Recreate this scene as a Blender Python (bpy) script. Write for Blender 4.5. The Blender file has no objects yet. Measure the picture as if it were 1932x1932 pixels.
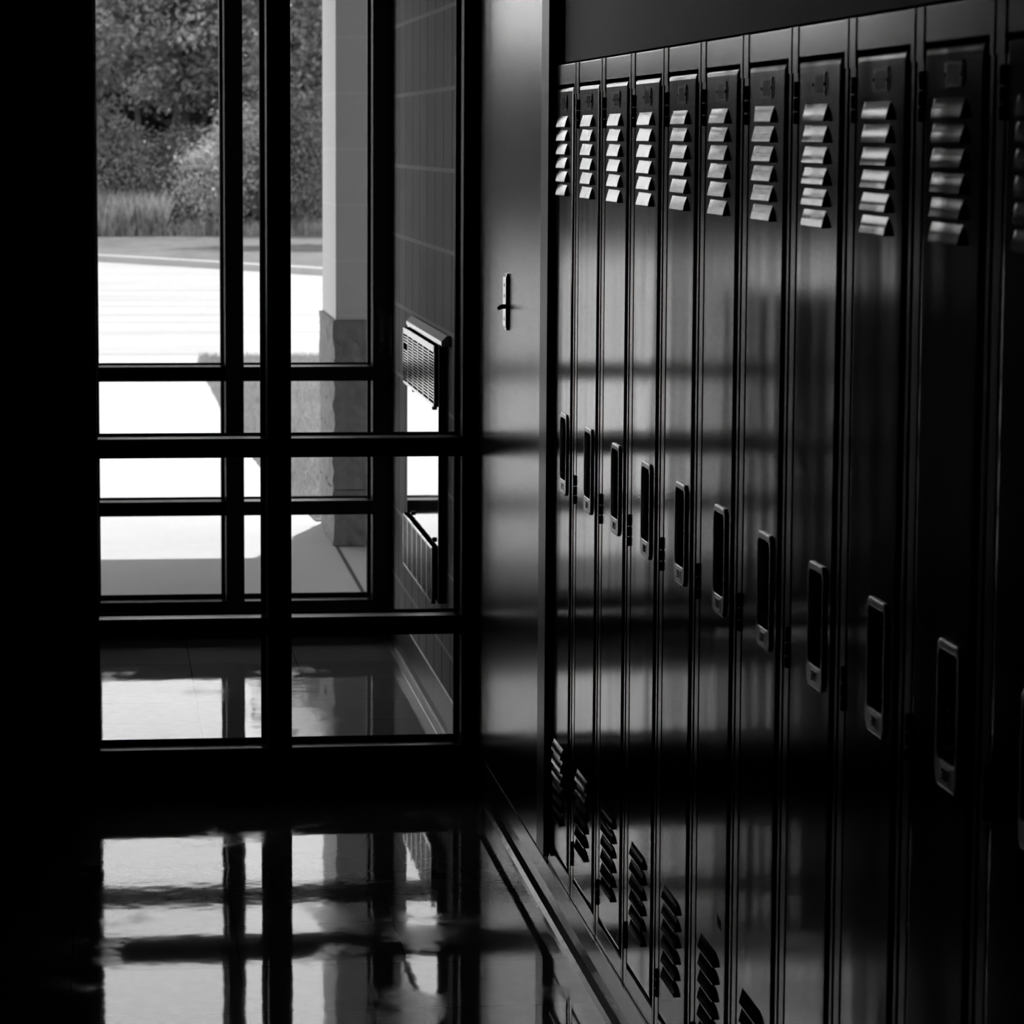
import bpy, bmesh, math, random
from mathutils import Vector, Matrix
random.seed(7)
S = bpy.context.scene
COL = S.collection
PI = math.pi

# ------------------------------------------------------------------ view / world
S.view_settings.view_transform = 'Standard'
S.view_settings.look = 'None'
S.view_settings.gamma = 1.0
S.view_settings.exposure = 0.0
S.view_settings.use_curve_mapping = False
try:
    S.cycles.use_denoising = True
    S.cycles.max_bounces = 10
    S.cycles.transparent_max_bounces = 24
    S.cycles.caustics_reflective = False
    S.cycles.caustics_refractive = False
    S.cycles.sample_clamp_indirect = 6.0
except Exception:
    pass

# ------------------------------------------------------------------ helpers
def link(o, parent=None):
    COL.objects.link(o)
    if parent is not None:
        o.parent = parent
    return o

def tag(o, label=None, cat=None, group=None, kind=None):
    if label: o['label'] = label
    if cat: o['category'] = cat
    if group: o['group'] = group
    if kind: o['kind'] = kind
    return o

def empty(name, loc=(0, 0, 0), parent=None):
    o = bpy.data.objects.new(name, None)
    o.location = loc
    o.empty_display_size = 0.1
    return link(o, parent)

class MB:
    """collects vertices and faces for ONE mesh object"""
    def __init__(self):
        self.v = []; self.f = []; self.m = []; self.s = []
    def add(self, vs, fs, mi=0, smooth=False):
        b = len(self.v)
        self.v += [tuple(p) for p in vs]
        for f in fs:
            self.f.append([b + i for i in f]); self.m.append(mi); self.s.append(smooth)
    def box(self, x0, x1, y0, y1, z0, z1, mi=0, bev=0.0):
        x0, x1 = min(x0, x1), max(x0, x1)
        y0, y1 = min(y0, y1), max(y0, y1)
        z0, z1 = min(z0, z1), max(z0, z1)
        if bev <= 0:
            vs = [(x, y, z) for x in (x0, x1) for y in (y0, y1) for z in (z0, z1)]
            self.add(vs, [(0, 1, 3, 2), (4, 6, 7, 5), (0, 4, 5, 1), (2, 3, 7, 6), (0, 2, 6, 4), (1, 5, 7, 3)], mi)
            return
        bm = bmesh.new()
        bmesh.ops.create_cube(bm, size=1.0)
        for v in bm.verts:
            v.co = Vector(((x0 + x1) / 2 + v.co.x * (x1 - x0), (y0 + y1) / 2 + v.co.y * (y1 - y0), (z0 + z1) / 2 + v.co.z * (z1 - z0)))
        bmesh.ops.bevel(bm, geom=list(bm.edges), offset=min(bev, .45 * min(x1 - x0, y1 - y0, z1 - z0)), segments=2, profile=.7, affect='EDGES')
        bm.verts.index_update()
        self.add([v.co[:] for v in bm.verts], [[v.index for v in f.verts] for f in bm.faces], mi)
        bm.free()
    def prism(self, poly, a0, a1, axis='y', mi=0):
        """extrude a 2-D polygon along an axis; poly in the other two axes (x,z / y,z / x,y)"""
        n = len(poly)
        def mk(p, a):
            if axis == 'y': return (p[0], a, p[1])
            if axis == 'x': return (a, p[0], p[1])
            return (p[0], p[1], a)
        vs = [mk(p, a0) for p in poly] + [mk(p, a1) for p in poly]
        fs = [[i, (i + 1) % n, n + (i + 1) % n, n + i] for i in range(n)]
        fs += [list(range(n))[::-1], list(range(n, 2 * n))]
        self.add(vs, fs, mi)
    def loops(self, loops, mi=0, cap0=False, cap1=False, smooth=False):
        n = len(loops[0]); vs = [p for l in loops for p in l]; fs = []
        for k in range(len(loops) - 1):
            for i in range(n):
                j = (i + 1) % n
                fs.append([k * n + i, k * n + j, (k + 1) * n + j, (k + 1) * n + i])
        if cap0: fs.append(list(range(n))[::-1])
        if cap1: fs.append([(len(loops) - 1) * n + i for i in range(n)])
        self.add(vs, fs, mi, smooth)
    def tube(self, pts, rads, n=8, mi=0, smooth=True):
        loops = []
        for i, p in enumerate(pts):
            p = Vector(p)
            d = (Vector(pts[min(i + 1, len(pts) - 1)]) - Vector(pts[max(i - 1, 0)])).normalized()
            a = d.orthogonal().normalized() if abs(d.z) < .95 else Vector((1, 0, 0)).cross(d).normalized()
            b = d.cross(a).normalized()
            r = rads[i] if isinstance(rads, (list, tuple)) else rads
            loops.append([tuple(p + a * (r * math.cos(2 * PI * k / n)) + b * (r * math.sin(2 * PI * k / n))) for k in range(n)])
        self.loops(loops, mi, True, True, smooth)
    def mesh(self, name, mats):
        me = bpy.data.meshes.new(name)
        me.from_pydata(self.v, [], self.f)
        for m in (mats if isinstance(mats, (list, tuple)) else [mats]):
            me.materials.append(m)
        me.polygons.foreach_set('material_index', self.m)
        me.polygons.foreach_set('use_smooth', self.s)
        bm = bmesh.new(); bm.from_mesh(me)
        bmesh.ops.recalc_face_normals(bm, faces=bm.faces)
        bm.to_mesh(me); bm.free()
        me.update()
        return me
    def build(self, name, mats, parent=None, loc=(0, 0, 0)):
        o = bpy.data.objects.new(name, self.mesh(name, mats))
        o.location = loc
        return link(o, parent)

def obj_from(me, name, parent=None, loc=(0, 0, 0)):
    o = bpy.data.objects.new(name, me); o.location = loc
    return link(o, parent)

def rrect(cy, cz, hy, hz, r, n=5):
    """rounded rectangle outline in (y,z)"""
    out = []
    for sx, sz, a0 in ((1, 1, 0), (-1, 1, 90), (-1, -1, 180), (1, -1, 270)):
        for k in range(n):
            a = math.radians(a0 + 90 * k / (n - 1))
            out.append((cy + sx * (hy - r) + r * math.cos(a), cz + sz * (hz - r) + r * math.sin(a)))
    return out

# ------------------------------------------------------------------ materials
def nodes(name):
    m = bpy.data.materials.new(name); m.use_nodes = True
    nt = m.node_tree
    return m, nt, nt.nodes['Principled BSDF']

def setp(b, **kw):
    for k, v in kw.items():
        b.inputs[k].default_value = v

def g(v): return (v, v, v, 1.0)

def mat(name, base, rough=.5, metal=0.0, spec=.5, bump=0.0, bscale=40., var=0.0, vscale=6., ior=1.5):
    m, nt, b = nodes(name)
    setp(b, **{'Base Color': g(base), 'Roughness': rough, 'Metallic': metal, 'Specular IOR Level': spec, 'IOR': ior})
    if bump or var:
        tc = nt.nodes.new('ShaderNodeTexCoord')
        if var:
            n = nt.nodes.new('ShaderNodeTexNoise'); n.inputs['Scale'].default_value = vscale; n.inputs['Detail'].default_value = 6
            r = nt.nodes.new('ShaderNodeMapRange')
            r.inputs['To Min'].default_value = max(0, base * (1 - var)); r.inputs['To Max'].default_value = base * (1 + var)
            nt.links.new(tc.outputs['Object'], n.inputs['Vector']); nt.links.new(n.outputs['Fac'], r.inputs['Value'])
            nt.links.new(r.outputs['Result'], b.inputs['Base Color'])
        if bump:
            n2 = nt.nodes.new('ShaderNodeTexNoise'); n2.inputs['Scale'].default_value = bscale; n2.inputs['Detail'].default_value = 4
            bp = nt.nodes.new('ShaderNodeBump'); bp.inputs['Strength'].default_value = 1.0; bp.inputs['Distance'].default_value = bump
            nt.links.new(tc.outputs['Object'], n2.inputs['Vector']); nt.links.new(n2.outputs['Fac'], bp.inputs['Height'])
            nt.links.new(bp.outputs['Normal'], b.inputs['Normal'])
    return m

def paint(name, base, rough, peel, wave, spec=.5):
    """sheet-steel enamel: fine orange peel plus the slow waviness of thin sheet"""
    m, nt, b = nodes(name)
    setp(b, **{'Base Color': g(base), 'Roughness': rough, 'Specular IOR Level': spec})
    ge = nt.nodes.new('ShaderNodeNewGeometry')
    mp = nt.nodes.new('ShaderNodeMapping'); mp.inputs['Scale'].default_value = (1, 4.5, .7)
    n1 = nt.nodes.new('ShaderNodeTexNoise'); n1.inputs['Scale'].default_value = 1.6; n1.inputs['Detail'].default_value = 1
    n2 = nt.nodes.new('ShaderNodeTexNoise'); n2.inputs['Scale'].default_value = 260; n2.inputs['Detail'].default_value = 2
    b1 = nt.nodes.new('ShaderNodeBump'); b1.inputs['Strength'].default_value = 1; b1.inputs['Distance'].default_value = wave
    b2 = nt.nodes.new('ShaderNodeBump'); b2.inputs['Strength'].default_value = 1; b2.inputs['Distance'].default_value = peel
    L = nt.links.new
    L(ge.outputs['Position'], mp.inputs['Vector']); L(mp.outputs['Vector'], n1.inputs['Vector'])
    L(ge.outputs['Position'], n2.inputs['Vector'])
    L(n1.outputs['Fac'], b1.inputs['Height']); L(n2.outputs['Fac'], b2.inputs['Height'])
    L(b1.outputs['Normal'], b2.inputs['Normal']); L(b2.outputs['Normal'], b.inputs['Normal'])
    return m

M = {}
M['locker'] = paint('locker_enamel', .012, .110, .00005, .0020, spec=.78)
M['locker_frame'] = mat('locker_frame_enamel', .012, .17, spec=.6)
M['trimstrip'] = mat('cabinet_cover_strip', .03, .34, spec=.35)
M['cabinet'] = paint('cabinet_enamel', .018, .20, .00026, .0010, spec=.6)
M['black'] = mat('black_metal', .006, .55, spec=.2)
M['hinge'] = mat('hinge_black', .004, .7, spec=.05)
M['pocket'] = mat('pocket_dark', .008, .35)
M['bezel'] = mat('handle_cast_metal', .48, .27, metal=1.0)
M['chrome'] = mat('bright_metal', .75, .15, metal=1.0)
M['tagdark'] = mat('tag_dark', .012, .5)
M['alum'] = mat('dark_bronze_aluminium', .010, .36, spec=.35)
M['ledge'] = mat('glazing_stop_metal', .05, .30, spec=.6)
M['gasket'] = mat('black_gasket', .006, .6, spec=.2)
M['wallpaint'] = mat('dark_wall_paint', .05, .6, bump=.0004, bscale=90)
M['ceil'] = mat('ceiling_tile', .16, .9)
M['basegray'] = mat('painted_base', .08, .45, bump=.0008, bscale=22, var=.5, vscale=14)
M['rubber'] = mat('rubber_cove_base', .055, .20, bump=.0008, bscale=22, var=.6, vscale=14)
M['caulk'] = mat('caulk_glint', .5, .3, metal=.6)  # light metallic tone imitates the glint along the floor edge
M['canopy'] = mat('canopy_soffit', .60, .8)
M['polished'] = mat('polished_steel_panel', .72, .07, metal=1.0, bump=.0006, bscale=3)
M['grille'] = mat('bright_grille_metal', .66, .24, metal=1.0)
M['capgray'] = mat('gray_cap_enamel', .34, .6, spec=.25)
M['casing'] = mat('dark_casing', .014, .7, spec=.1)
M['void'] = mat('dark_interior', .004, 1.0, spec=0)  # matte black stands in for the shade deep behind the grille slats
M['joint'] = mat('walk_joint', .05, .9, spec=.1, var=.6, vscale=9)
M['curb'] = mat('curb_concrete', .30, .9, var=.15, vscale=3)
M['bark'] = mat('bark', .075, .95, bump=.01, bscale=12, var=.4, vscale=5)
M['screw'] = mat('dark_screw', .02, .5)

# outdoor concrete / asphalt with faint streaks
def ground_mat(name, base, var, sx, sy):
    m, nt, b = nodes(name)
    setp(b, **{'Roughness': .9, 'Specular IOR Level': .25})
    tc = nt.nodes.new('ShaderNodeTexCoord'); mp = nt.nodes.new('ShaderNodeMapping')
    mp.inputs['Scale'].default_value = (sx, sy, 1)
    n = nt.nodes.new('ShaderNodeTexNoise'); n.inputs['Scale'].default_value = 1.0; n.inputs['Detail'].default_value = 5
    r = nt.nodes.new('ShaderNodeMapRange'); r.inputs['From Min'].default_value = .3; r.inputs['From Max'].default_value = .7
    r.inputs['To Min'].default_value = base * (1 - var); r.inputs['To Max'].default_value = base * (1 + var)
    L = nt.links.new
    L(tc.outputs['Object'], mp.inputs['Vector']); L(mp.outputs['Vector'], n.inputs['Vector'])
    L(n.outputs['Fac'], r.inputs['Value']); L(r.outputs['Result'], b.inputs['Base Color'])
    return m
M['walk'] = ground_mat('walk_concrete', .33, .05, 1.2, 1.2)
M['lot'] = ground_mat('lot_pavement', .262, .24, .10, 1.6)
M['turf'] = ground_mat('turf_soil', .085, .25, 2.0, .8)

# waxed floor tiles: joints every 0.3048 m, patchy wax wear
def floor_mat(name, dmin, dmax, spec):
    m, nt, b = nodes(name)
    L = nt.links.new
    tc = nt.nodes.new('ShaderNodeTexCoord'); sp = nt.nodes.new('ShaderNodeSeparateXYZ')
    L(tc.outputs['Object'], sp.inputs['Vector'])
    def M2(op, a, b_=None):
        n = nt.nodes.new('ShaderNodeMath'); n.operation = op
        for i, x in enumerate((a, b_)):
            if x is None: continue
            if isinstance(x, (int, float)): n.inputs[i].default_value = x
            else: L(x, n.inputs[i])
        return n.outputs[0]
    def line(out, off, w):
        t = M2('DIVIDE', M2('ADD', out, off), .3048)
        fr = M2('FRACT', t)
        d = M2('ABSOLUTE', M2('SUBTRACT', fr, .5))
        return M2('GREATER_THAN', d, .5 - w / .3048)
    jx = line(sp.outputs['X'], .6225 + .3048 * 40, .0011)
    jy = line(sp.outputs['Y'], -5.918 + .3048 * 60, .0011)
    j = M2('MAXIMUM', jx, jy)
    mp = nt.nodes.new('ShaderNodeMapping'); mp.inputs['Scale'].default_value = (1.6, 1.0, 1)
    L(tc.outputs['Object'], mp.inputs['Vector'])
    n1 = nt.nodes.new('ShaderNodeTexNoise'); n1.inputs['Scale'].default_value = 2.3; n1.inputs['Detail'].default_value = 7; n1.inputs['Roughness'].default_value = .62
    L(mp.outputs['Vector'], n1.inputs['Vector'])
    cr = nt.nodes.new('ShaderNodeMapRange'); cr.interpolation_type = 'SMOOTHSTEP'
    cr.inputs['From Min'].default_value = .53; cr.inputs['From Max'].default_value = .66
    cr.inputs['To Min'].default_value = .035; cr.inputs['To Max'].default_value = .16
    L(n1.outputs['Fac'], cr.inputs['Value']); L(cr.outputs['Result'], b.inputs['Roughness'])
    n2 = nt.nodes.new('ShaderNodeTexNoise'); n2.inputs['Scale'].default_value = 30; n2.inputs['Detail'].default_value = 5
    L(tc.outputs['Object'], n2.inputs['Vector'])
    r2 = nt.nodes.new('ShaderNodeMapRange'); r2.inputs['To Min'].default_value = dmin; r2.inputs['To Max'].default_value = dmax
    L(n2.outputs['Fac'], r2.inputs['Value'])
    mx = nt.nodes.new('ShaderNodeMix'); mx.data_type = 'FLOAT'
    L(j, mx.inputs[0]); L(r2.outputs['Result'], mx.inputs[2]); mx.inputs[3].default_value = .025
    L(mx.outputs[0], b.inputs['Base Color'])
    n3 = nt.nodes.new('ShaderNodeTexNoise'); n3.inputs['Scale'].default_value = 9; n3.inputs['Detail'].default_value = 2
    L(tc.outputs['Object'], n3.inputs['Vector'])
    h = M2('SUBTRACT', M2('MULTIPLY', n3.outputs['Fac'], .00022), M2('MULTIPLY', j, .0006))
    bp = nt.nodes.new('ShaderNodeBump'); bp.inputs['Strength'].default_value = 1; bp.inputs['Distance'].default_value = 1.0
    L(h, bp.inputs['Height']); L(bp.outputs['Normal'], b.inputs['Normal'])
    setp(b, **{'Specular IOR Level': spec})
    return m
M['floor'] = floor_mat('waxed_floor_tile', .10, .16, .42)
M['floor_lit'] = floor_mat('lit_floor_tile', .30, .44, .33)  # raised tone paints in the brighter light on the vestibule floor

# scored concrete block: 0.2032 courses, vertical scores along one axis
def block_mat(name, base, mortar, axis, groove, zoff, goff, bumpd=.004, rough=.85, gstep=.2, var=.18):
    m, nt, b = nodes(name)
    L = nt.links.new
    tc = nt.nodes.new('ShaderNodeNewGeometry'); sp = nt.nodes.new('ShaderNodeSeparateXYZ')
    L(tc.outputs['Position'], sp.inputs['Vector'])
    def M2(op, a, b_=None):
        n = nt.nodes.new('ShaderNodeMath'); n.operation = op
        for i, x in enumerate((a, b_)):
            if x is None: continue
            if isinstance(x, (int, float)): n.inputs[i].default_value = x
            else: L(x, n.inputs[i])
        return n.outputs[0]
    def line(out, off, step, w):
        fr = M2('FRACT', M2('DIVIDE', M2('ADD', out, off + 50 * step), step))
        d = M2('ABSOLUTE', M2('SUBTRACT', fr, .5))
        return M2('GREATER_THAN', d, .5 - w / step)
    jz = line(sp.outputs['Z'], zoff, .2032, .0055)
    jg = line(sp.outputs[axis], goff, gstep, .007)
    n = nt.nodes.new('ShaderNodeTexNoise'); n.inputs['Scale'].default_value = 5; n.inputs['Detail'].default_value = 8
    L(tc.outputs['Position'], n.inputs['Vector'])
    r = nt.nodes.new('ShaderNodeMapRange'); r.inputs['To Min'].default_value = base * (1 - var); r.inputs['To Max'].default_value = base * (1 + var)
    L(n.outputs['Fac'], r.inputs['Value'])
    m1 = nt.nodes.new('ShaderNodeMix'); m1.data_type = 'FLOAT'
    L(jg, m1.inputs[0]); L(r.outputs['Result'], m1.inputs[2]); m1.inputs[3].default_value = groove
    m2 = nt.nodes.new('ShaderNodeMix'); m2.data_type = 'FLOAT'
    L(jz, m2.inputs[0]); L(m1.outputs[0], m2.inputs[2]); m2.inputs[3].default_value = mortar
    L(m2.outputs[0], b.inputs['Base Color'])
    n3 = nt.nodes.new('ShaderNodeTexNoise'); n3.inputs['Scale'].default_value = 60; n3.inputs['Detail'].default_value = 6
    L(tc.outputs['Position'], n3.inputs['Vector'])
    h = M2('SUBTRACT', M2('MULTIPLY', n3.outputs['Fac'], .0012), M2('MULTIPLY', M2('MAXIMUM', jg, jz), bumpd))
    bp = nt.nodes.new('ShaderNodeBump'); bp.inputs['Distance'].default_value = 1.0
    L(h, bp.inputs['Height']); L(bp.outputs['Normal'], b.inputs['Normal'])
    setp(b, **{'Roughness': rough, 'Specular IOR Level': .3})
    return m
M['block'] = block_mat('scored_block', .46, .75, 'Y', .05, 0.0, -.008)
M['shaft'] = block_mat('pillar_block', .52, .56, 'X', .38, .975, .1, bumpd=.002, gstep=.4064, var=.06)
M['rough'] = mat('split_face_block', .21, .95, bump=.02, bscale=28, var=.35, vscale=20)

def glass_mat():
    m, nt, b = nodes('window_glass')
    nt.nodes.remove(b)
    out = nt.nodes['Material Output']
    tr = nt.nodes.new('ShaderNodeBsdfTransparent'); tr.inputs['Color'].default_value = g(.965)
    gl = nt.nodes.new('ShaderNodeBsdfGlossy'); gl.inputs['Roughness'].default_value = 0.0; gl.inputs['Color'].default_value = g(1)
    fr = nt.nodes.new('ShaderNodeFresnel'); fr.inputs['IOR'].default_value = 1.35
    mx = nt.nodes.new('ShaderNodeMixShader')
    L = nt.links.new
    L(fr.outputs[0], mx.inputs[0]); L(tr.outputs[0], mx.inputs[1]); L(gl.outputs[0], mx.inputs[2]); L(mx.outputs[0], out.inputs[0])
    return m
M['glass'] = glass_mat()

def leaf_mat(name, base, trans):
    m, nt, b = nodes(name)
    out = nt.nodes['Material Output']
    L = nt.links.new
    tc = nt.nodes.new('ShaderNodeNewGeometry')
    n = nt.nodes.new('ShaderNodeTexNoise'); n.inputs['Scale'].default_value = 2.2; n.inputs['Detail'].default_value = 4
    L(tc.outputs['Position'], n.inputs['Vector'])
    r = nt.nodes.new('ShaderNodeMapRange'); r.inputs['From Min'].default_value = .3; r.inputs['From Max'].default_value = .7
    r.inputs['To Min'].default_value = base * .55; r.inputs['To Max'].default_value = base * 1.45
    L(n.outputs['Fac'], r.inputs['Value']); L(r.outputs['Result'], b.inputs['Base Color'])
    setp(b, **{'Roughness': .55, 'Specular IOR Level': .35})
    t = nt.nodes.new('ShaderNodeBsdfTranslucent'); t.inputs['Color'].default_value = g(trans)
    ad = nt.nodes.new('ShaderNodeAddShader')
    L(b.outputs[0], ad.inputs[0]); L(t.outputs[0], ad.inputs[1]); L(ad.outputs[0], out.inputs[0])
    return m
M['leaf_dark'] = leaf_mat('tree_leaf', .13, .13)
M['leaf_mid'] = leaf_mat('shrub_leaf', .11, .08)
M['leaf_light'] = leaf_mat('brush_leaf', .22, .17)
M['blade'] = leaf_mat('grass_blade', .14, .10)
M['leaf_deep'] = leaf_mat('woodland_leaf', .032, .02)
M['meadow'] = leaf_mat('meadow_grass', .20, .15)

# ------------------------------------------------------------------ camera
F, YAW, PITCH, ROLL = 5942.6866, .1293, -.1173, .0059
cy, sy, cp, sp_ = math.cos(YAW), math.sin(YAW), math.cos(PITCH), math.sin(PITCH)
fw = Vector((sy * cp, cy * cp, sp_)); rt = Vector((cy, -sy, 0)); up = rt.cross(fw)
r2 = rt * math.cos(ROLL) + up * math.sin(ROLL); u2 = -rt * math.sin(ROLL) + up * math.cos(ROLL)
cam = bpy.data.cameras.new('camera'); camo = bpy.data.objects.new('camera', cam); COL.objects.link(camo)
mw = Matrix(((r2.x, u2.x, -fw.x, -.86), (r2.y, u2.y, -fw.y, 0), (r2.z, u2.z, -fw.z, 1.4971), (0, 0, 0, 1)))
camo.matrix_world = mw
cam.sensor_width = 36; cam.sensor_fit = 'HORIZONTAL'; cam.lens = 36 * F / 1932
cam.clip_start = .05; cam.clip_end = 500
cam.dof.use_dof = True; cam.dof.focus_distance = 5.6; cam.dof.aperture_fstop = 16
S.camera = camo

# ------------------------------------------------------------------ sun and sky
w = bpy.data.worlds.new('sky'); S.world = w; w.use_nodes = True
nt = w.node_tree; bg = nt.nodes['Background']
tc = nt.nodes.new('ShaderNodeTexCoord'); sx = nt.nodes.new('ShaderNodeSeparateXYZ'); mr = nt.nodes.new('ShaderNodeMapRange')
mr.inputs['From Min'].default_value = 0; mr.inputs['From Max'].default_value = 1
mr.inputs['To Min'].default_value = 3.0; mr.inputs['To Max'].default_value = 1.8
nt.links.new(tc.outputs['Generated'], sx.inputs[0]); nt.links.new(sx.outputs['Z'], mr.inputs['Value'])
nt.links.new(mr.outputs['Result'], bg.inputs['Strength']); bg.inputs['Color'].default_value = (1, 1, 1, 1)
sun = bpy.data.lights.new('sun', 'SUN'); sun.energy = 9.0; sun.angle = math.radians(.6)
suno = bpy.data.objects.new('sun', sun); COL.objects.link(suno)
el = math.radians(62); hd = Vector((.3, .954))
suno.rotation_euler = Vector((hd.x * math.cos(el), hd.y * math.cos(el), math.sin(el))).to_track_quat('Z', 'Y').to_euler()
suno.location = (5, 20, 20)

# ------------------------------------------------------------------ the room shell
def struct(name, mb, m):
    return tag(mb.build(name, m), kind='structure')
Y1, Y2 = 7.174, 9.42          # inner and outer glazed screens, hall side faces
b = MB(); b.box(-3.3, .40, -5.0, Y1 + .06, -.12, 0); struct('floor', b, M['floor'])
b = MB(); b.box(-3.3, .40, Y1 + .06, Y2 + .06, -.12, 0); struct('floor_vestibule', b, M['floor_lit'])
b = MB(); b.box(-3.3, .40, -5.0, Y2 + .10, 2.7, 2.95); struct('ceiling', b, M['ceil'])
b = MB(); b.box(-3.4, -3.2, -5.0, Y1 + .12, 0, 2.7); struct('wall_left', b, M['wallpaint'])
b = MB(); b.box(-3.3, .40, -5.2, -5.0, 0, 2.7); struct('wall_back', b, M['wallpaint'])
b = MB()
b.box(.30, .50, -5.0, Y1 - .02, 0, 2.7)                 # behind the lockers
b.box(.012, .30, -5.0, 6.04, 1.645, 2.7)                # bulkhead over the lockers
b.box(.0, .30, -5.0, 2.60, 0, 1.645)                    # wall beyond the last locker
struct('wall_right', b, M['wallpaint'])
b = MB(); b.box(-3.2, -.930, Y1, Y1 + .12, 0, 2.7); struct('wall_front', b, M['wallpaint'])
b = MB(); b.box(0, .35, Y1 - .02, Y2 + .10, 0, 2.7); struct('wall_vestibule', b, M['block'])
b = MB(); b.box(-2.5, -2.3, Y1 + .12, Y2 + .10, 0, 2.7); struct('wall_vestibule_far', b, M['block'])
# cove bases
b = MB()
b.prism([(-.020, 0), (-.013, .006), (-.006, .018), (-.004, .040), (-.004, .0825), (.02, .0825), (.02, 0)], 2.4, 7.05)
struct('baseboard_right', b, M['rubber'])
b = MB()
b.prism([(-.016, 0), (-.010, .006), (-.005, .02), (-.004, .098), (0, .1), (0, 0)], Y1 + .10, Y2 - .01)
struct('baseboard_vestibule', b, M['basegray'])
b = MB(); b.box(-.030, -.0165, Y1 + .10, Y2 - .01, 0, .0025); struct('trim_vestibule', b, M['caulk'])

# ------------------------------------------------------------------ glazed screens
def screen(name, y, mull, xl, xr, top, rz):
    """storefront screen: jambs, mullions, rails, glazing stops, gaskets and one pane per opening"""
    root = empty(name, (0, y, 0)); tag(root, kind='structure')
    D = .10; hw = .027
    b = MB(); b.box(xl - .053, xl, 0, D, 0, top, bev=.0015); b.build('jamb', M['alum'], root)
    b = MB(); b.box(xr, -.0005, 0, D, 0, top, bev=.0015); b.build('jamb', M['alum'], root)
    for x in mull:
        b = MB(); b.box(x - hw, x + hw, -.002, D, 0, top, bev=.0015); b.build('mullion', M['alum'], root)
    rails = list(rz) + [(2.12, 2.165), (top - .05, top)]
    xs = [xl] + [v for x in mull for v in (x - hw, x + hw)] + [xr]
    gaps = [(xs[i], xs[i + 1]) for i in range(0, len(xs), 2)]
    for x0, x1 in gaps:
        for i, (z0, z1) in enumerate(rails):
            nm = ('bottom_rail', 'rail', 'rail', 'rail', 'head_rail')[i]
            b = MB(); b.box(x0, x1, 0, D, z0, z1, bev=.0012); b.build(nm, M['alum'], root)
        for i in range(len(rails) - 1):
            z0, z1 = rails[i][1], rails[i + 1][0]
            # glazing stop sloped to catch sky glare; dark gasket, added bead for its highlight
            b = MB()
            b.prism([(.003, z0 + .0002), (.040, z0 + .0002), (.040, z0 + .0046), (.003, z0 + .0010)], x0 + .001, x1 - .001, 'x')
            b.prism([(x1 - .0002, .003), (x1 - .0002, .040), (x1 - .0040, .040), (x1 - .0008, .003)], z0 + .004, z1 - .002, 'z')
            b.build('glazing_stop', M['ledge'], root)
            gz = .0075 + .007 * (i == 0); gx = .0125
            b = MB()
            b.box(x0, x1, .0445, .058, z0, z0 + gz); b.box(x0, x1, .0445, .058, z1 - .004, z1)
            b.box(x0, x0 + .002, .0445, .058, z0, z1); b.box(x1 - gx, x1, .0445, .058, z0, z1)
            b.build('gasket', M['gasket'], root)
            b = MB()
            b.prism([(.0445, z0 + gz), (.0490, z0 + gz), (.0490, z0 + gz + .0028), (.0445, z0 + gz + .0004)], x0 + .002, x1 - gx, 'x')
            b.prism([(x1 - gx, .0445), (x1 - gx, .0490), (x1 - gx - .0020, .0490), (x1 - gx - .0004, .0445)], z0 + gz, z1 - .004, 'z')
            b.build('glazing_bead', M['ledge'], root)
            b = MB(); b.box(x0 + .002, x1 - .002, .0495, .0555, z0 + .002, z1 - .002); b.build('glass_pane', M['glass'], root)
    return root
W1 = screen('window_1', Y1, (-.464,), -.877, -.043, 2.7, ((0, .100), (.3615, .4037), (.7750, .8176)))
W2 = screen('window_2', Y2, (-.473, -.9035), -1.030, -.0595, 2.7, ((0, .114), (.3745, .4160), (.7790, .8210)))
# unseen half-glazed door added left of the outer screen to dim locker reflections
DO = empty('unseen_door', (-1.555, Y2, 0)); tag(DO, kind='structure')
b = MB()
b.box(.41, .465, .02, .075, .01, 2.10); b.box(-.465, -.41, .02, .075, .01, 2.10)
b.box(-.41, .41, .02, .075, .01, 1.05); b.box(-.41, .41, .02, .075, 2.0, 2.10); b.build('leaf', M['alum'], DO)
b = MB(); b.box(-.412, .412, .045, .051, 1.04, 2.01); b.build('glass_pane', M['glass'], DO)
b = MB(); b.tube([(-.34, -.04, 1.0), (.34, -.04, 1.0)], .014, 10); b.box(-.35, -.32, -.05, .02, .97, 1.03); b.box(.32, .35, -.05, .02, .97, 1.03); b.build('push_bar', M['alum'], DO)
b = MB(); b.box(-.465, .4705, 0, .10, 2.11, 2.165); b.box(-.465, .4705, 0, .10, 2.65, 2.7); b.build('transom_frame', M['alum'], DO)
b = MB(); b.box(-.465, .4705, .0495, .0555, 2.163, 2.652); b.build('transom_pane', M['glass'], DO)
b = MB(); b.box(-2.35, -2.022, Y2, Y2 + .10, 0, 2.7); struct('wall_entrance', b, M['wallpaint'])

# ------------------------------------------------------------------ wall heater in the vestibule
H = empty('wall_heater', (0, 8.30, .33))
tag(H, 'wall heater with polished steel front and two pale grilles, on the block wall', 'heater')
def hb(): return MB()
oz, oy = .33, 8.30
def hbox(mb, x0, x1, y0, y1, z0, z1, bev=0): mb.box(x0, x1, y0 - oy, y1 - oy, z0 - oz, z1 - oz, bev=bev)
b = MB(); hbox(b, -.0205, -.0002, 7.893, 8.735, .325, 1.000, .001); b.build('casing', M['casing'], H)
b = MB(); hbox(b, -.0225, -.0207, 7.897, 8.715, .330, .992, .0004); b.build('front_panel', M['polished'], H)
b = MB()
b.prism([(-.0002, .985 - oz), (-.021, .985 - oz), (-.0235, .9885 - oz), (-.0235, .9985 - oz), (-.010, 1.0125 - oz), (-.0002, 1.0125 - oz)], 7.815 - oy, 8.735 - oy)
b.build('top_cap', M['capgray'], H)
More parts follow.
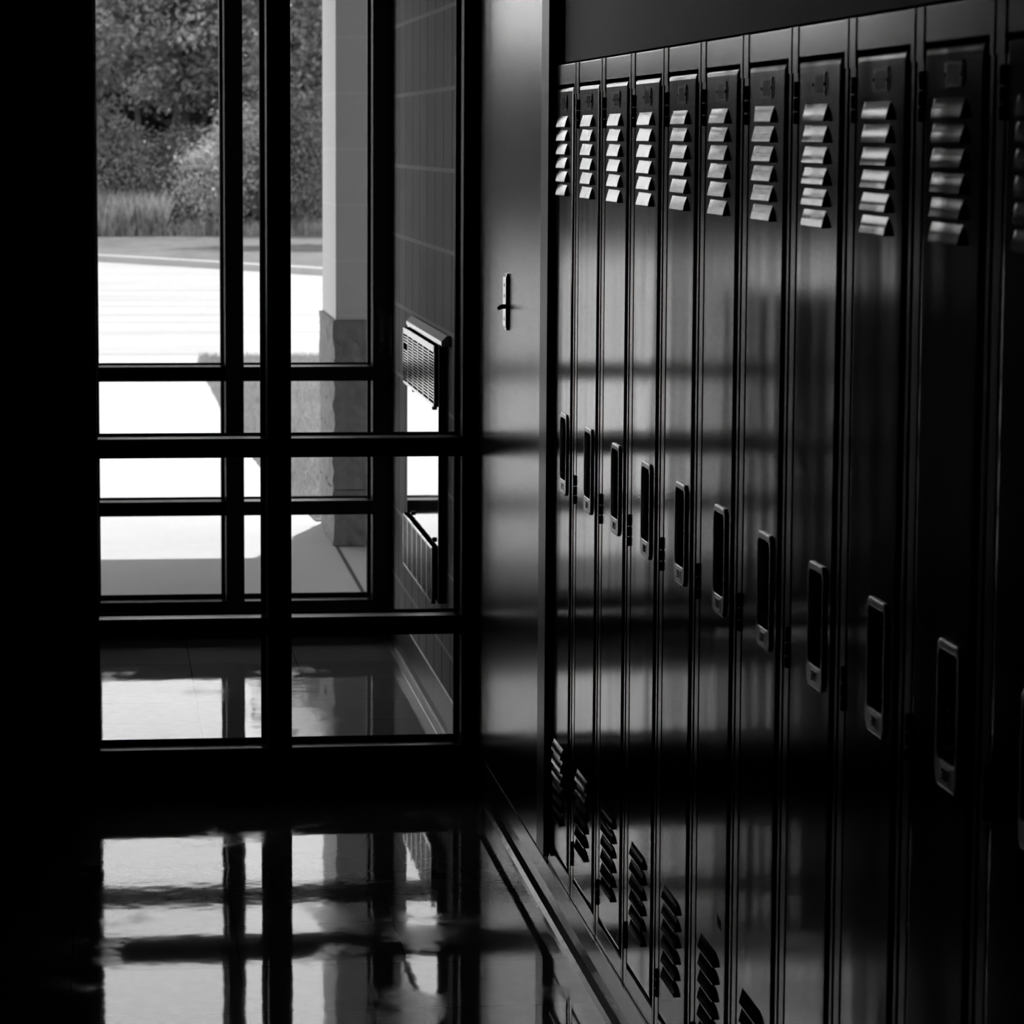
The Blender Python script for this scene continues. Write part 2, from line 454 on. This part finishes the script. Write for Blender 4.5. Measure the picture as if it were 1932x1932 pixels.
b = MB(); hbox(b, -.0243, -.0234, 7.817, 8.733, .9880, .9985, .0003); b.build('cap_glint', M['grille'], H)  # bright strip imitates the reflection on the front of the cap
def grille(name, y0, y1, z0, z1, nv, nh, frame, bent=False, xa=-.0325, slat=.0030, dark=M['casing'], vb=.0036):
    b = MB()
    hbox(b, -.0255, -.0232, y0 + .003, y1 - .003, z0 + .003, z1 - .003)
    hbox(b, xa + .001, -.0232, y0, y0 + .003, z0, z1); hbox(b, xa + .001, -.0232, y1 - .003, y1, z0, z1)
    hbox(b, xa + .001, -.0232, y0, y1, z0, z0 + .003); hbox(b, xa + .001, -.0232, y0, y1, z1 - .003, z1)
    back = b.build(name + '_box', M['void'], H)
    b = MB()
    hbox(b, xa - .0015, xa + .002, y0, y0 + .006, z0, z1); hbox(b, xa - .0015, xa + .002, y1 - .010, y1, z0, z1)
    hbox(b, xa - .0015, xa + .002, y0, y1, z1 - frame, z1); hbox(b, xa - .0015, xa + .002, y0, y1, z0, z0 + .008)
    for i in range(1, nv):
        y = y0 + (y1 - y0) * i / nv
        hbox(b, xa - .0012, xa + .0012, y - vb * 2, y + vb * 2, z0, z1)
    for k in range(1, nh):
        z = z0 + .008 + (z1 - frame - z0 - .008) * k / nh
        if bent and k in (nh - 4, nh - 5):
            hbox(b, xa - .0004, xa + .0004, y0, y1 - (y1 - y0) / nv, z - slat / 2, z + slat / 2)
        else:
            hbox(b, xa - .0004, xa + .0004, y0, y1, z - slat / 2, z + slat / 2)
    o = b.build(name, M['grille'], H)
    back.name = 'grille_box'
    return o
grille('upper_grille', 7.901, 8.734, .827, .981, 6, 17, .016, True)
grille('lower_grille', 7.945, 8.722, .318, .463, 6, 26, .006, slat=.0008, vb=.0030)
for (yy, zz) in ((8.516, 0.8225), (7.987, 0.8187), (8.538, 0.4822), (7.977, 0.4798)):
    b = MB()
    def ring(x, r): return [(x, yy - oy + r * math.cos(a), zz - oz + r * math.sin(a)) for a in [2 * PI * k / 14 for k in range(14)]]
    b.loops([ring(-.0224, .0062), ring(-.0275, .0062), ring(-.0290, .0045)], cap0=True, cap1=True)
    b.build('screw', M['screw'], H)

# ------------------------------------------------------------------ utility cabinet beside the screen
C = empty('utility_cabinet', (0, 6.6, .10))
tag(C, 'tall flush steel cabinet with small chrome turn latch between glass screen and lockers', 'cabinet')
b = MB()
b.box(-.0095, .295, 6.045 - 6.6, 7.150 - 6.6, -.0005, 2.55, bev=.0015); b.build('body', M['cabinet'], C)
b = MB(); b.box(-.0112, -.0096, 6.118 - 6.6, 7.05 - 6.6, 0, 2.50, bev=.0004); dl = b.build('door_leaf', M['cabinet'], C)
b = MB()
yy, zz = 6.625 - 6.6, 1.159 - .10
XL = -.0110
b.loops([[(XL, p[0], p[1]) for p in rrect(yy, zz, .026, .060, .004)], [(XL - .0048, p[0], p[1]) for p in rrect(yy, zz, .026, .060, .004)],
         [(XL - .0068, p[0], p[1]) for p in rrect(yy, zz, .0235, .052, .004)]], cap0=True, cap1=True)
for dz in (.035, -.037, .012):
    b.add([(XL - .0070, yy + .007 * math.cos(a), zz + dz + .0045 * math.sin(a)) for a in [2 * PI * k / 8 for k in range(8)]], [list(range(8))], 1)
esc = b.build('escutcheon', [M['chrome'], M['screw']], dl)
b = MB()
b.tube([(XL - .0060, yy, zz - .0105), (XL - .0125, yy, zz - .0110), (XL - .0190, yy + .004, zz - .0150)], [.0052, .0050, .0042], 10)
b.build('turn_lever', M['black'], esc)
b = MB(); b.box(-.0125, -.0004, 6.012 - 6.6, 6.112 - 6.6, 0, 2.55, bev=.0012); b.build('cover_strip', M['trimstrip'], C)
# plinth under the cabinet, set back
b = MB(); b.box(.0, .29, 6.05, 7.14, 0, .0993); struct('trim_plinth', b, M['black'])

# ------------------------------------------------------------------ lockers
P = .3045; Y0 = 6.005; ZB = .0835
def ly(r): return -r
def lz(z): return z - ZB
def seg_digit(mb, d, y, z, w, h, x, mi=0):
    t = w * .24
    segs = {'0': 'abcdef', '1': 'bc', '2': 'abged', '3': 'abgcd', '4': 'fgbc', '5': 'afgcd', '6': 'afgedc', '7': 'abc', '8': 'abcdefg', '9': 'abgfcd'}[d]
    R = {'a': (0, w, h - t, h), 'd': (0, w, 0, t), 'g': (0, w, h / 2 - t / 2, h / 2 + t / 2),
         'f': (0, t, h / 2, h), 'b': (w - t, w, h / 2, h), 'e': (0, t, 0, h / 2), 'c': (w - t, w, 0, h / 2)}
    for s in segs:
        a0, a1, z0, z1 = R[s]
        mb.box(x - .0004, x, y - a0, y - a1, z + z0, z + z1, mi)

DR0, DR1, DZ0, DZ1 = 0.0, .2275, lz(.1265), lz(1.5965)
HR0, HR1, HZ0, HZ1 = .1095, .1970, lz(.8345), lz(.9880)     # handle bezel
OR0, OR1, OZ0, OZ1 = .1170, .1895, lz(.8625), lz(.9785)   # its opening

def body_mesh():
    b = MB(); m = M['locker_frame']
    zt, zb = lz(1.640), lz(.0838)
    fx0, fx1 = .0008, .020
    b.box(fx0, fx1, ly(-.035), ly(-.006), zb, zt, bev=.0025)          # far upright
    b.box(fx0, fx1, ly(.246), ly(.2595), zb, zt, bev=.0025)           # near upright
    b.box(fx0, fx1, ly(-.006), ly(.246), lz(1.6025), zt, bev=.002)    # header
    b.box(fx0, fx1, ly(-.006), ly(.246), zb, lz(.1195), bev=.002)     # sill
    b.box(-.0004, .001, ly(-.035), ly(-.007), lz(1.583), zt)           # lapped corner plates
    b.box(-.0004, .001, ly(.2465), ly(.2595), lz(1.583), zt)
    b.box(fx1, .295, ly(-.035), ly(-.033), zb, zt); b.box(fx1, .295, ly(.2575), ly(.2595), zb, zt)
    b.box(fx1, .295, ly(-.033), ly(.2575), zt - .002, zt); b.box(fx1, .295, ly(-.033), ly(.2575), zb, zb + .002)
    b.box(.293, .295, ly(-.033), ly(.2575), zb, zt)
    return b.mesh('body', m)

def door_mesh():
    b = MB()
    e = .0075
    ys = [ly(DR0 + e), ly(OR0), ly(OR1), ly(DR1 - e)]; zs = [DZ0 + e, OZ0, OZ1, DZ1 - e]
    for i in range(3):
        for j in range(3):
            if i == 1 and j == 1: continue
            b.add([(0, ys[i], zs[j]), (0, ys[i + 1], zs[j]), (0, ys[i + 1], zs[j + 1]), (0, ys[i], zs[j + 1])], [(0, 1, 2, 3)])
    def rect(x, o): return [(x, ly(DR0 + o), DZ0 + o), (x, ly(DR1 - o), DZ0 + o), (x, ly(DR1 - o), DZ1 - o), (x, ly(DR0 + o), DZ1 - o)]
    b.loops([rect(0, e), rect(.0007, .0030), rect(.0016, .0010), rect(.0040, 0), rect(.015, 0)], cap1=False)
    # folded back pan behind the front, open round the handle
    for i in range(3):
        for j in range(3):
            if i == 1 and j == 1: continue
            y = [ly(DR0), ly(OR0), ly(OR1), ly(DR1)]; z = [DZ0, OZ0, OZ1, DZ1]
            b.add([(.015, y[i], z[j]), (.015, y[i + 1], z[j]), (.015, y[i + 1], z[j + 1]), (.015, y[i], z[j + 1])], [(0, 1, 2, 3)])
    return b.mesh('door', M['locker'])

def louver_mesh():
    b = MB(); r0, r1 = .041, .163
    # hood: flush at the top, standing 8.5 mm proud at the open bottom
    prof = [(0.0, 0.0), (.0008, -.0020), (.0034, -.0085), (.0049, -.0140), (.0060, -.0197), (.0060, -.0212), (.0050, -.0212)]
    def sec(r, k): return [(-x * k, ly(r), z) for x, z in prof[:5]]
    def strip(sa, sb, smooth):
        n = len(sa)
        b.add(sa + sb, [[i, i + 1, n + i + 1, n + i] for i in range(n - 1)], 0, smooth)
    A, B_, C_, D_ = sec(r0, .03), sec(r0 + .003, .70), sec(r0 + .007, 1), sec(r1, 1)
    strip(A, B_, False); strip(B_, C_, False); strip(C_, D_, True)      # far flank, then the broad face
    zl = prof[-1][1]; xl = prof[4][0]
    # short turned-down lip, near cheek, dark underside
    b.add([(-xl, ly(r0 + .007), prof[4][1]), (-xl, ly(r1), prof[4][1]), (-xl, ly(r1), zl), (-xl, ly(r0 + .007), zl)], [(0, 1, 2, 3)])
    b.add(D_ + [(-xl, ly(r1), zl), (-.0001, ly(r1 + .001), zl)], [list(range(7))])
    b.add([(-.0001, ly(r0), zl), (-xl, ly(r0 + .007), zl), (-xl, ly(r1), zl), (-.0001, ly(r1 + .001), zl)], [(0, 1, 2, 3)])
    return b.mesh('louver', M['locker'])

def handle_mesh():
    b = MB()
    cyc, czc, hy, hz = ly((HR0 + HR1) / 2), (HZ0 + HZ1) / 2, (HR1 - HR0) / 2, (HZ1 - HZ0) / 2
    oy_, oz_, ohy, ohz = ly((OR0 + OR1) / 2), (OZ0 + OZ1) / 2, (OR1 - OR0) / 2, (OZ1 - OZ0) / 2
    def L(x, a, z, h1, h2, r): return [(x, p[0], p[1]) for p in rrect(a, z, h1, h2, r)]
    b.loops([L(-.0001, cyc, czc, hy, hz, .0135), L(-.0022, cyc, czc, hy, hz, .0135), L(-.0030, cyc, czc, hy - .0010, hz - .0010, .013),
             L(-.0036, cyc, czc, hy - .0030, hz - .0026, .0115), L(-.0036, oy_, oz_, ohy + .0016, ohz + .0016, .0125),
             L(-.0028, oy_, oz_, ohy, ohz, .011), L(.004, oy_, oz_, ohy, ohz, .011)])
    return b.mesh('handle', M['bezel'])

def cup_mesh():
    b = MB()
    oy_, oz_, ohy, ohz = ly((OR0 + OR1) / 2), (OZ0 + OZ1) / 2, (OR1 - OR0) / 2, (OZ1 - OZ0) / 2
    def L(x, k): return [(x, p[0], p[1]) for p in rrect(oy_, oz_, ohy - k, ohz - k, .011)]
    b.loops([L(.001, .0004), L(.022, .004), L(.026, .009)], cap1=True)
    return b.mesh('cup', M['pocket'])

def latch_mesh():
    b = MB()
    b.box(.003, .017, ly(.1178), ly(.1215), lz(.880), lz(.955), 0, bev=.001)      # lift bar on the far side of the cup
    for z in (.8965, .9120):
        b.loops([[(.0075 + .0034 * math.cos(t) * math.cos(a), ly(.1215 + .0034 * math.sin(t)), lz(z) + .0034 * math.cos(t) * math.sin(a)) for a in [2 * PI * q / 10 for q in range(10)]] for t in (0, .4, .8, 1.2, 1.5)], 1, False, True, True)
    b.box(.004, .020, ly(.1178), ly(.130), lz(.8700), lz(.8715), 1)
    return b.mesh('latch', [M['pocket'], M['chrome']])

def card_mesh():
    b = MB()
    b.box(-.0010, 0.0006, ly(.082), ly(.148), lz(1.5545), lz(1.5795), 0)
    for k in range(6):
        r = .094 + k * .008
        b.box(-.0014, -.0009, ly(r), ly(r + .0028), lz(1.5565), lz(1.5775), 0)
    b.tube([(-.0005, ly(.1515), lz(1.5810)), (-.0011, ly(.1535), lz(1.5750)), (-.0013, ly(.1540), lz(1.567)), (-.0011, ly(.1535), lz(1.559)), (-.0005, ly(.1515), lz(1.5535))], .0008, 6, 1)
    for r in (.0855, .1445):
        b.tube([(0, ly(r), lz(1.567)), (-.0014, ly(r), lz(1.567))], .0024, 8, 1)
    return b.mesh('card_holder', [M['locker_frame'], M['hinge']])

def hinge_mesh(h):
    b = MB(); r = .0050
    cuts = [0, .30, .62, 1.0]
    for a, c in zip(cuts[:-1], cuts[1:]):
        z0, z1 = a * h + .0006, c * h - .0006
        pts = [(.0009, .0090, z) for z in (z0, z0 + .0012, z1 - .0012, z1)]
        b.tube(pts, [r * .72, r, r, r * .72], 12)
    b.box(.0004, .0034, .0015, .0095, .003, h - .003)
    return b.mesh('hinge', M['hinge'])

meshes = dict(body=body_mesh(), door=door_mesh(), louver=louver_mesh(), handle=handle_mesh(), cup=cup_mesh(), latch=latch_mesh(), card=card_mesh(), hinge=hinge_mesh(.054), hingelow=hinge_mesh(.047))
notes = ['farthest locker, first from the utility cabinet, its left edge in shadow',
         'second locker from the utility cabinet, pale reflection across its door',
         'third locker from the utility cabinet, faint dark fleck below its louvers',
         'fourth locker from the utility cabinet, bright reflection across its door',
         'fifth locker from the utility cabinet, its reflection split dark and pale',
         'sixth locker from the utility cabinet, dimmer door with a chip low down',
         'seventh locker from the utility cabinet, topmost louver dented at its corner',
         'eighth locker from the utility cabinet, door mostly in shadow below the louvers',
         'ninth locker from the utility cabinet, black door with only louvers lit',
         'tenth locker from the utility cabinet, second nearest, in deep shadow',
         'nearest locker at the right edge of the row, almost black']
for k in range(11):
    L = empty('locker', (0, Y0 - P * k, ZB))
    tag(L, 'gray steel ' + notes[k], 'locker', 'lockers along the right wall')
    obj_from(meshes['body'], 'body', L)
    d = obj_from(meshes['door'], 'door', L)
    for z in (1.5190, .8320): obj_from(meshes['hinge'], 'hinge', L, (0, 0, lz(z)))
    obj_from(meshes['hingelow'], 'hinge', L, (0, 0, lz(.1510)))
    for top in (1.5435, .3465):
        for i in range(6):
            o = obj_from(meshes['louver'], 'louver', d, (0, 0, lz(top - .0255 * i)))
            if k == 6 and i == 0 and top > 1:
                # the dented louver: same hood pushed in and skewed
                me = meshes['louver'].copy()
                for v in me.vertices:
                    if v.co.y > -.075: v.co.x *= .35 + .65 * max(0, (-.041 - v.co.y) / .034); v.co.z += .0008
                o.data = me
    obj_from(meshes['card'], 'card_holder', d)
    obj_from(meshes['handle'], 'handle', d); obj_from(meshes['cup'], 'handle_cup', d); obj_from(meshes['latch'], 'latch', d)
    b = MB()
    b.box(-.0040, -.0034, ly(.134), ly(.172), lz(.8420), lz(.8570), 0)
    b.box(-.0043, -.0034, ly(.134), ly(.172), lz(.8565), lz(.8575), 0); b.box(-.0043, -.0034, ly(.134), ly(.172), lz(.8415), lz(.8425), 0)
    s = str(27 + k)
    for i, ch in enumerate(s):
        seg_digit(b, ch, ly(.1415 + i * .0125), lz(.8440), .0100, .0110, -.0040, 1)
    b.build('number_tag', [M['bezel'], M['tagdark']], d)
    if k == 5:
        b = MB()
        b.add([(-.0004, ly(.165), lz(.4095)), (-.0004, ly(.165), lz(.390)), (-.0004, ly(.192), lz(.386)), (-.0004, ly(.192), lz(.3995)), (-.0004, ly(.178), lz(.4005)), (-.0004, ly(.1675), lz(.4055))], [list(range(6))])
        b.add([(-.0001, ly(.165), lz(.4095)), (-.0001, ly(.165), lz(.390)), (-.0001, ly(.192), lz(.386)), (-.0001, ly(.192), lz(.3995)), (-.0001, ly(.178), lz(.4005)), (-.0001, ly(.1675), lz(.4055))], [list(range(6))])
        b.build('paint_chip', M['black'], d)

# ------------------------------------------------------------------ outdoors: ground
b = MB(); b.box(-30, 30, Y2 + .06, 21.95, -.12, -.001); struct('walkway', b, M['walk'])
b = MB()
b.box(-40, 40, 21.95, 42.5, -.12, -.001); struct('parking_lot', b, M['lot'])
curb = [(-40, 42.4), (-15, 42.0), (-5, 41.2), (-2.2, 40.15), (-.94, 38.95), (.30, 37.05), (1.5, 35.05), (3, 32.4), (5, 29.0), (9, 24.0), (40, 22.2)]
b = MB()
top_ = [(x, y + .02) for x, y in curb]; bk = [(x + .06, y + .28) for x, y in curb]
n = len(curb)
vs = [(x, y, -.02) for x, y in curb] + [(x, y, .078) for x, y in top_] + [(x, y, .078) for x, y in bk] + [(x, y, -.02) for x, y in bk]
fs = []
for i in range(n - 1):
    for k in range(3): fs.append([k * n + i, k * n + i + 1, (k + 1) * n + i + 1, (k + 1) * n + i])
b.add(vs, fs); struct('curb', b, M['curb'])
b = MB()
vs = [(x, y, .074) for x, y in bk] + [(x, 80, .25) for x, y in bk]
b.add(vs, [[i, i + 1, n + i + 1, n + i] for i in range(n - 1)]); struct('lawn', b, M['turf'])

b = MB(); b.box(-.016, -.004, Y2 + .08, 11.56, -.02, .0012); struct('trim_walk', b, M['joint'])
# turf strip beside the pillar and its blades
edge = [(-.035, 12.35), (-.12, 13.7), (-.15, 14.4), (-.19, 16.0), (-.21, 17.4), (-.22, 19.2), (-.24, 21.0), (-.20, 21.9)]
b = MB(); n = len(edge)
b.add([(x, y, .004) for x, y in edge] + [(6, y, .004) for x, y in edge] + [(x, y, -.02) for x, y in edge] + [(6, y, -.02) for x, y in edge],
      [[i, i + 1, n + i + 1, n + i] for i in range(n - 1)] + [[i, 2 * n + i, 2 * n + i + 1, i + 1] for i in range(n - 1)])
struct('lawn_strip', b, M['turf'])
def edge_x(y):
    for (xa, ya), (xb, yb) in zip(edge, edge[1:]):
        if ya <= y <= yb: return xa + (xb - xa) * (y - ya) / (yb - ya)
    return edge[-1][0]
def blades(n, fx, hmin, hmax, wd, mat_, name, kindlabel, lean=.5):
    b = MB(); vs, fs = [], []
    for _ in range(n):
        x, y, z = fx()
        h = random.uniform(hmin, hmax); a = random.uniform(0, 2 * PI); l = random.uniform(.1, lean) * h
        dx, dy = math.cos(a) * l, math.sin(a) * l; t = random.uniform(0, 2 * PI); wx, wy = math.cos(t) * wd, math.sin(t) * wd
        i = len(vs)
        vs += [(x - wx, y - wy, z), (x + wx, y + wy, z), (x + wx * .7 + dx * .4, y + wy * .7 + dy * .4, z + h * .6), (x - wx * .7 + dx * .4, y - wy * .7 + dy * .4, z + h * .6), (x + dx, y + dy, z + h)]
        fs += [[i, i + 1, i + 2, i + 3], [i + 3, i + 2, i + 4]]
    b.add(vs, fs)
    me = bpy.data.meshes.new(name); me.from_pydata(vs, [], fs); me.materials.append(mat_)
    o = link(bpy.data.objects.new(name, me)); tag(o, kindlabel, 'grass', kind='stuff')
    return o
def f_strip():
    y = random.uniform(12.4, 21.85); x0 = edge_x(y)
    return (x0 + abs(random.gauss(0, 1)) * .02 - .01 + random.random() ** 1.3 * 1.15, y, 0)
blades(24000, f_strip, .02, .055, .0018, M['blade'], 'grass', 'sunlit ragged grass strip beside the block pillar', .8)

# ------------------------------------------------------------------ entrance pillar and canopy
PL = empty('pillar', (.30, 11.93, 0))
tag(PL, 'pale block pillar on a rough split faced base outside the glass', 'pillar')
def pbox(mb, x0, x1, y0, y1, z0, z1, bev=0): mb.box(x0 - .30, x1 - .30, y0 - 11.93, y1 - 11.93, z0, z1, bev=bev)
b = MB(); pbox(b, -.012, .75, 11.585, 12.285, .8385, 3.0); b.build('shaft', M['shaft'], PL)
def rough_base():
    bm = bmesh.new(); rnd = random.Random(3)
    for k in range(4):
        z0, z1 = k * .2096, (k + 1) * .2096
        for (x0, x1) in ((-.022, .18), (.185, .385), (.39, .585), (.59, .765)):
            for (y0, y1) in ((11.572, 11.932), (11.937, 12.297)):
                res = bmesh.ops.create_cube(bm, size=1.0)
                for v in res['verts']:
                    v.co = Vector(((x0 + x1) / 2 + v.co.x * (x1 - x0) - .30, (y0 + y1) / 2 + v.co.y * (y1 - y0) - 11.93, (z0 + z1) / 2 + v.co.z * (z1 - z0 - .004)))
    bmesh.ops.subdivide_edges(bm, edges=list(bm.edges), cuts=5, use_grid_fill=True)
    for v in bm.verts:
        v.co.x += rnd.uniform(-.006, .006); v.co.y += rnd.uniform(-.006, .006)
    me = bpy.data.meshes.new('base'); bm.to_mesh(me); bm.free(); me.materials.append(M['rough'])
    return obj_from(me, 'base', PL)
rough_base()
b = MB(); b.box(-9, 6, Y2 + .10, 12.80, 3.0, 3.35); struct('ceiling_canopy', b, M['canopy'])
b = MB(); b.box(-9, 6, Y2 + .0, Y2 + .10, 2.95, 5.5); b.box(-9, -2.35, Y2, Y2 + .10, 0, 3.0); b.box(.35, 6, Y2, Y2 + .10, 0, 3.0); struct('wall_facade', b, M['block'])

# ------------------------------------------------------------------ trees and brush
def foliage(name, mat_, blobs, n, size, parent=None, seed=1, clump=.13, cone=False):
    """one mesh of leaf blades, gathered in clumps inside the given ellipsoids"""
    rnd = random.Random(seed); vs, fs = [], []
    wts = [bl[3] * bl[4] * bl[5] for bl in blobs]; tot = sum(wts)
    for bl, wt in zip(blobs, wts):
        cx, cy_, cz, rx, ry, rz = bl[:6]; lsz = bl[6] if len(bl) > 6 else size
        m = int(n * wt / tot); per = 26
        for c in range(max(1, m // per)):
            a = rnd.uniform(0, 2 * PI); u = rnd.uniform(-1, 1); q = math.sqrt(1 - u * u); rr = rnd.uniform(.35, 1.0) ** .5
            c0 = Vector((cx + rx * rr * q * math.cos(a), cy_ + ry * rr * q * math.sin(a), cz + rz * rr * u))
            outd = Vector((q * math.cos(a), q * math.sin(a), u + .3))
            for _ in range(per):
                p = c0 + Vector((rnd.gauss(0, clump), rnd.gauss(0, clump), rnd.gauss(0, clump * .7)))
                if p.z < .03: p.z = .03 + rnd.random() * .1
                nrm = (outd * .6 + Vector((rnd.gauss(0, .6), rnd.gauss(0, .6), rnd.gauss(0, .6)))).normalized()
                ax = nrm.orthogonal().normalized(); ax.rotate(Matrix.Rotation(rnd.uniform(0, 2 * PI), 3, nrm)); bx = nrm.cross(ax)
                s = lsz * rnd.uniform(.6, 1.3); i = len(vs)
                vs += [tuple(p - ax * s), tuple(p + bx * s * .45 + nrm * s * .1), tuple(p + ax * s), tuple(p - bx * s * .45 + nrm * s * .1)]
                fs.append([i, i + 1, i + 2, i + 3])
    me = bpy.data.meshes.new(name); me.from_pydata(vs, [], fs); me.materials.append(mat_)
    return link(bpy.data.objects.new(name, me), parent)

def tree(label, x, y, trunk, blobs, n, size, seed, m='leaf_dark', group='trees beyond the parking lot'):
    T = empty('tree', (x, y, .08)); tag(T, label, 'tree', group)
    b = MB()
    for pts, r0, r1 in trunk:
        k = len(pts); b.tube(pts, [r0 + (r1 - r0) * i / (k - 1) for i in range(k)], 8)
    b.build('trunk', M['bark'], T)
    foliage('crown', M[m], blobs, n, size, T, seed)
    return T
def shrub(label, x, y, blobs, n, size, seed, m):
    T = empty('shrub', (x, y, .08)); tag(T, label, 'shrub', 'shrubs at the edge of the trees')
    b = MB(); rnd = random.Random(seed)
    for i in range(7):
        bl = blobs[i % len(blobs)]
        e = (bl[0] + rnd.uniform(-.5, .5) * bl[3], bl[1] + rnd.uniform(-.4, .4) * bl[4], bl[2] + bl[5] * .3)
        b.tube([(rnd.uniform(-.06, .06), rnd.uniform(-.06, .06), -.05), (e[0] * .5, e[1] * .5, e[2] * .55), e], [.022, .015, .006], 6)
    b.build('stems', M['bark'], T)
    foliage('leaves', M[m], blobs, n, size, T, seed, clump=.12)
    return T
tree('leafy tree at the left, slim pale trunks showing under its crown', -.35, 48.2,
     [([(.05, 0, -.1), (.10, 0, .9), (.02, .1, 1.9), (-.1, 0, 3.2)], .07, .03), ([(.30, 0, -.1), (.42, 0, .8), (.62, .1, 1.9), (.9, .1, 3.0)], .055, .02), ([(.2, .2, -.1), (-.5, .2, 1.4), (-1.2, .3, 2.6)], .05, .02)],
     [(-.5, 0, 2.9, 1.0, 1.0, .9), (.5, .2, 3.1, 1.0, 1.1, 1.0), (-.15, .4, 4.3, 1.0, 1.0, .9), (-.75, .1, 1.75, .5, .6, .45), (.3, -.5, 2.2, .7, .5, .35)], 15000, .060, 11)
tree('tall dark tree with the thickest trunk behind the pale brush', .75, 49.2,
     [([(-.35, 0, -.1), (-.30, 0, 1.0), (-.38, .1, 2.2), (-.2, .1, 3.8)], .13, .07), ([(-.34, 0, 1.1), (.2, 0, 2.2), (.8, 0, 3.2)], .05, .02)],
     [(.0, 0, 2.7, 1.1, 1.0, .85), (.3, .2, 3.8, 1.3, 1.1, 1.1), (-.2, .3, 4.8, 1.0, 1.0, .9), (.55, -.5, 2.1, .6, .5, .5)], 15000, .060, 12)
tree('tree at the right half hidden by the block pillar', 2.35, 47.6,
     [([(0, 0, -.1), (.05, 0, 1.0), (.0, .1, 2.4), (.1, 0, 3.6)], .08, .03), ([(.03, 0, .9), (-.4, 0, 1.9), (-.8, .1, 2.8)], .04, .015)],
     [(-.3, 0, 2.5, .9, .9, .9), (.5, .2, 3.1, 1.1, 1.0, 1.1), (.1, .2, 4.3, 1.0, 1.0, .9), (-.55, -.3, 1.45, .55, .5, .5)], 14000, .060, 13)
tree('tall clear trunked tree behind the block pillar, shading the far lawn', 2.95, 43.9,
     [([(0, 0, -.05), (.03, 0, 1.6), (-.02, .02, 3.4), (.05, 0, 5.4)], .09, .05)],
     [(0, 0, 5.6, 1.5, 1.2, .8), (-.7, .2, 6.3, 1.1, 1.0, .7), (.6, -.1, 6.4, 1.1, 1.0, .8)], 9000, .075, 14)
shrub('pale rounded shrub spilling over the grass in front of the trees', .72, 46.4,
      [(0, 0, .75, .52, .5, .62), (.38, .15, 1.0, .42, .4, .75), (-.30, -.1, .45, .35, .35, .42), (.5, .2, 1.6, .35, .35, .40)], 9000, .036, 21, 'leaf_light')
shrub('dark low shrub between the meadow grass and the pale brush', .12, 46.9,
      [(0, 0, .55, .50, .45, .55), (-.42, .1, .85, .42, .4, .50), (.25, .3, 1.15, .45, .4, .45)], 7000, .038, 22, 'leaf_mid')
shrub('shrub under the tree at the right beside the pillar', 1.78, 46.6,
      [(0, 0, .60, .45, .45, .60), (.42, .1, .95, .40, .4, .7), (-.32, .1, .9, .30, .3, .5), (.15, .3, 1.6, .4, .4, .45)], 8000, .036, 23, 'leaf_mid')
shrub('gray green shrub at the far left edge behind the meadow grass', -.95, 46.8,
      [(0, 0, .70, .50, .5, .60), (.40, .2, 1.15, .45, .4, .55), (-.45, .1, 1.0, .5, .4, .7)], 8000, .040, 24, 'leaf_mid')
# uncountable: woodland mass behind and to the left (mostly seen only in reflections)
rw = random.Random(5); blobs = []
for i in range(30):
    x = rw.uniform(-.75, 5.5); blobs.append((x, rw.uniform(51.0, 53.5), rw.uniform(.5, 5.2), rw.uniform(.8, 1.3), .8, rw.uniform(.7, 1.1), .15))
for i in range(22):
    blobs.append((-1.0 + i * .30, 52.5, .9 + (i % 3) * .85, .75, .5, .75, .16))
for i in range(34):
    x = rw.uniform(-17, -1.6); blobs.append((x, rw.uniform(47.0, 53), rw.uniform(.4, 2.5), rw.uniform(.8, 1.4), rw.uniform(.7, 1.1), rw.uniform(.6, 1.0)))
for i in range(17):
    blobs.append((-17.5 + i * 1.0, 53.5, 1.6, .9, .6, 1.7, .14))
o = foliage('woodland', M['leaf_deep'], blobs, 90000, .085, None, 31, clump=.20)
tag(o, 'dense dark woodland filling in behind the single trees', 'woodland', kind='stuff')
def f_meadow():
    x = random.uniform(-2.2, 3.0); return (x, 45.6 + random.random() * 1.1 + (.25 if x > .6 else 0), .085)
def f_left():
    return (random.uniform(-2.4, .05) , 45.7 + random.random() * 1.0, .085)
blades(5200, f_meadow, .10, .30, .008, M['meadow'], 'meadow_grass', 'ragged low meadow grass along the foot of the shrubs', .7)
blades(5200, f_left, .35, .72, .010, M['meadow'], 'tall_grass', 'tall pale meadow grass at the left in front of the trees', .5)
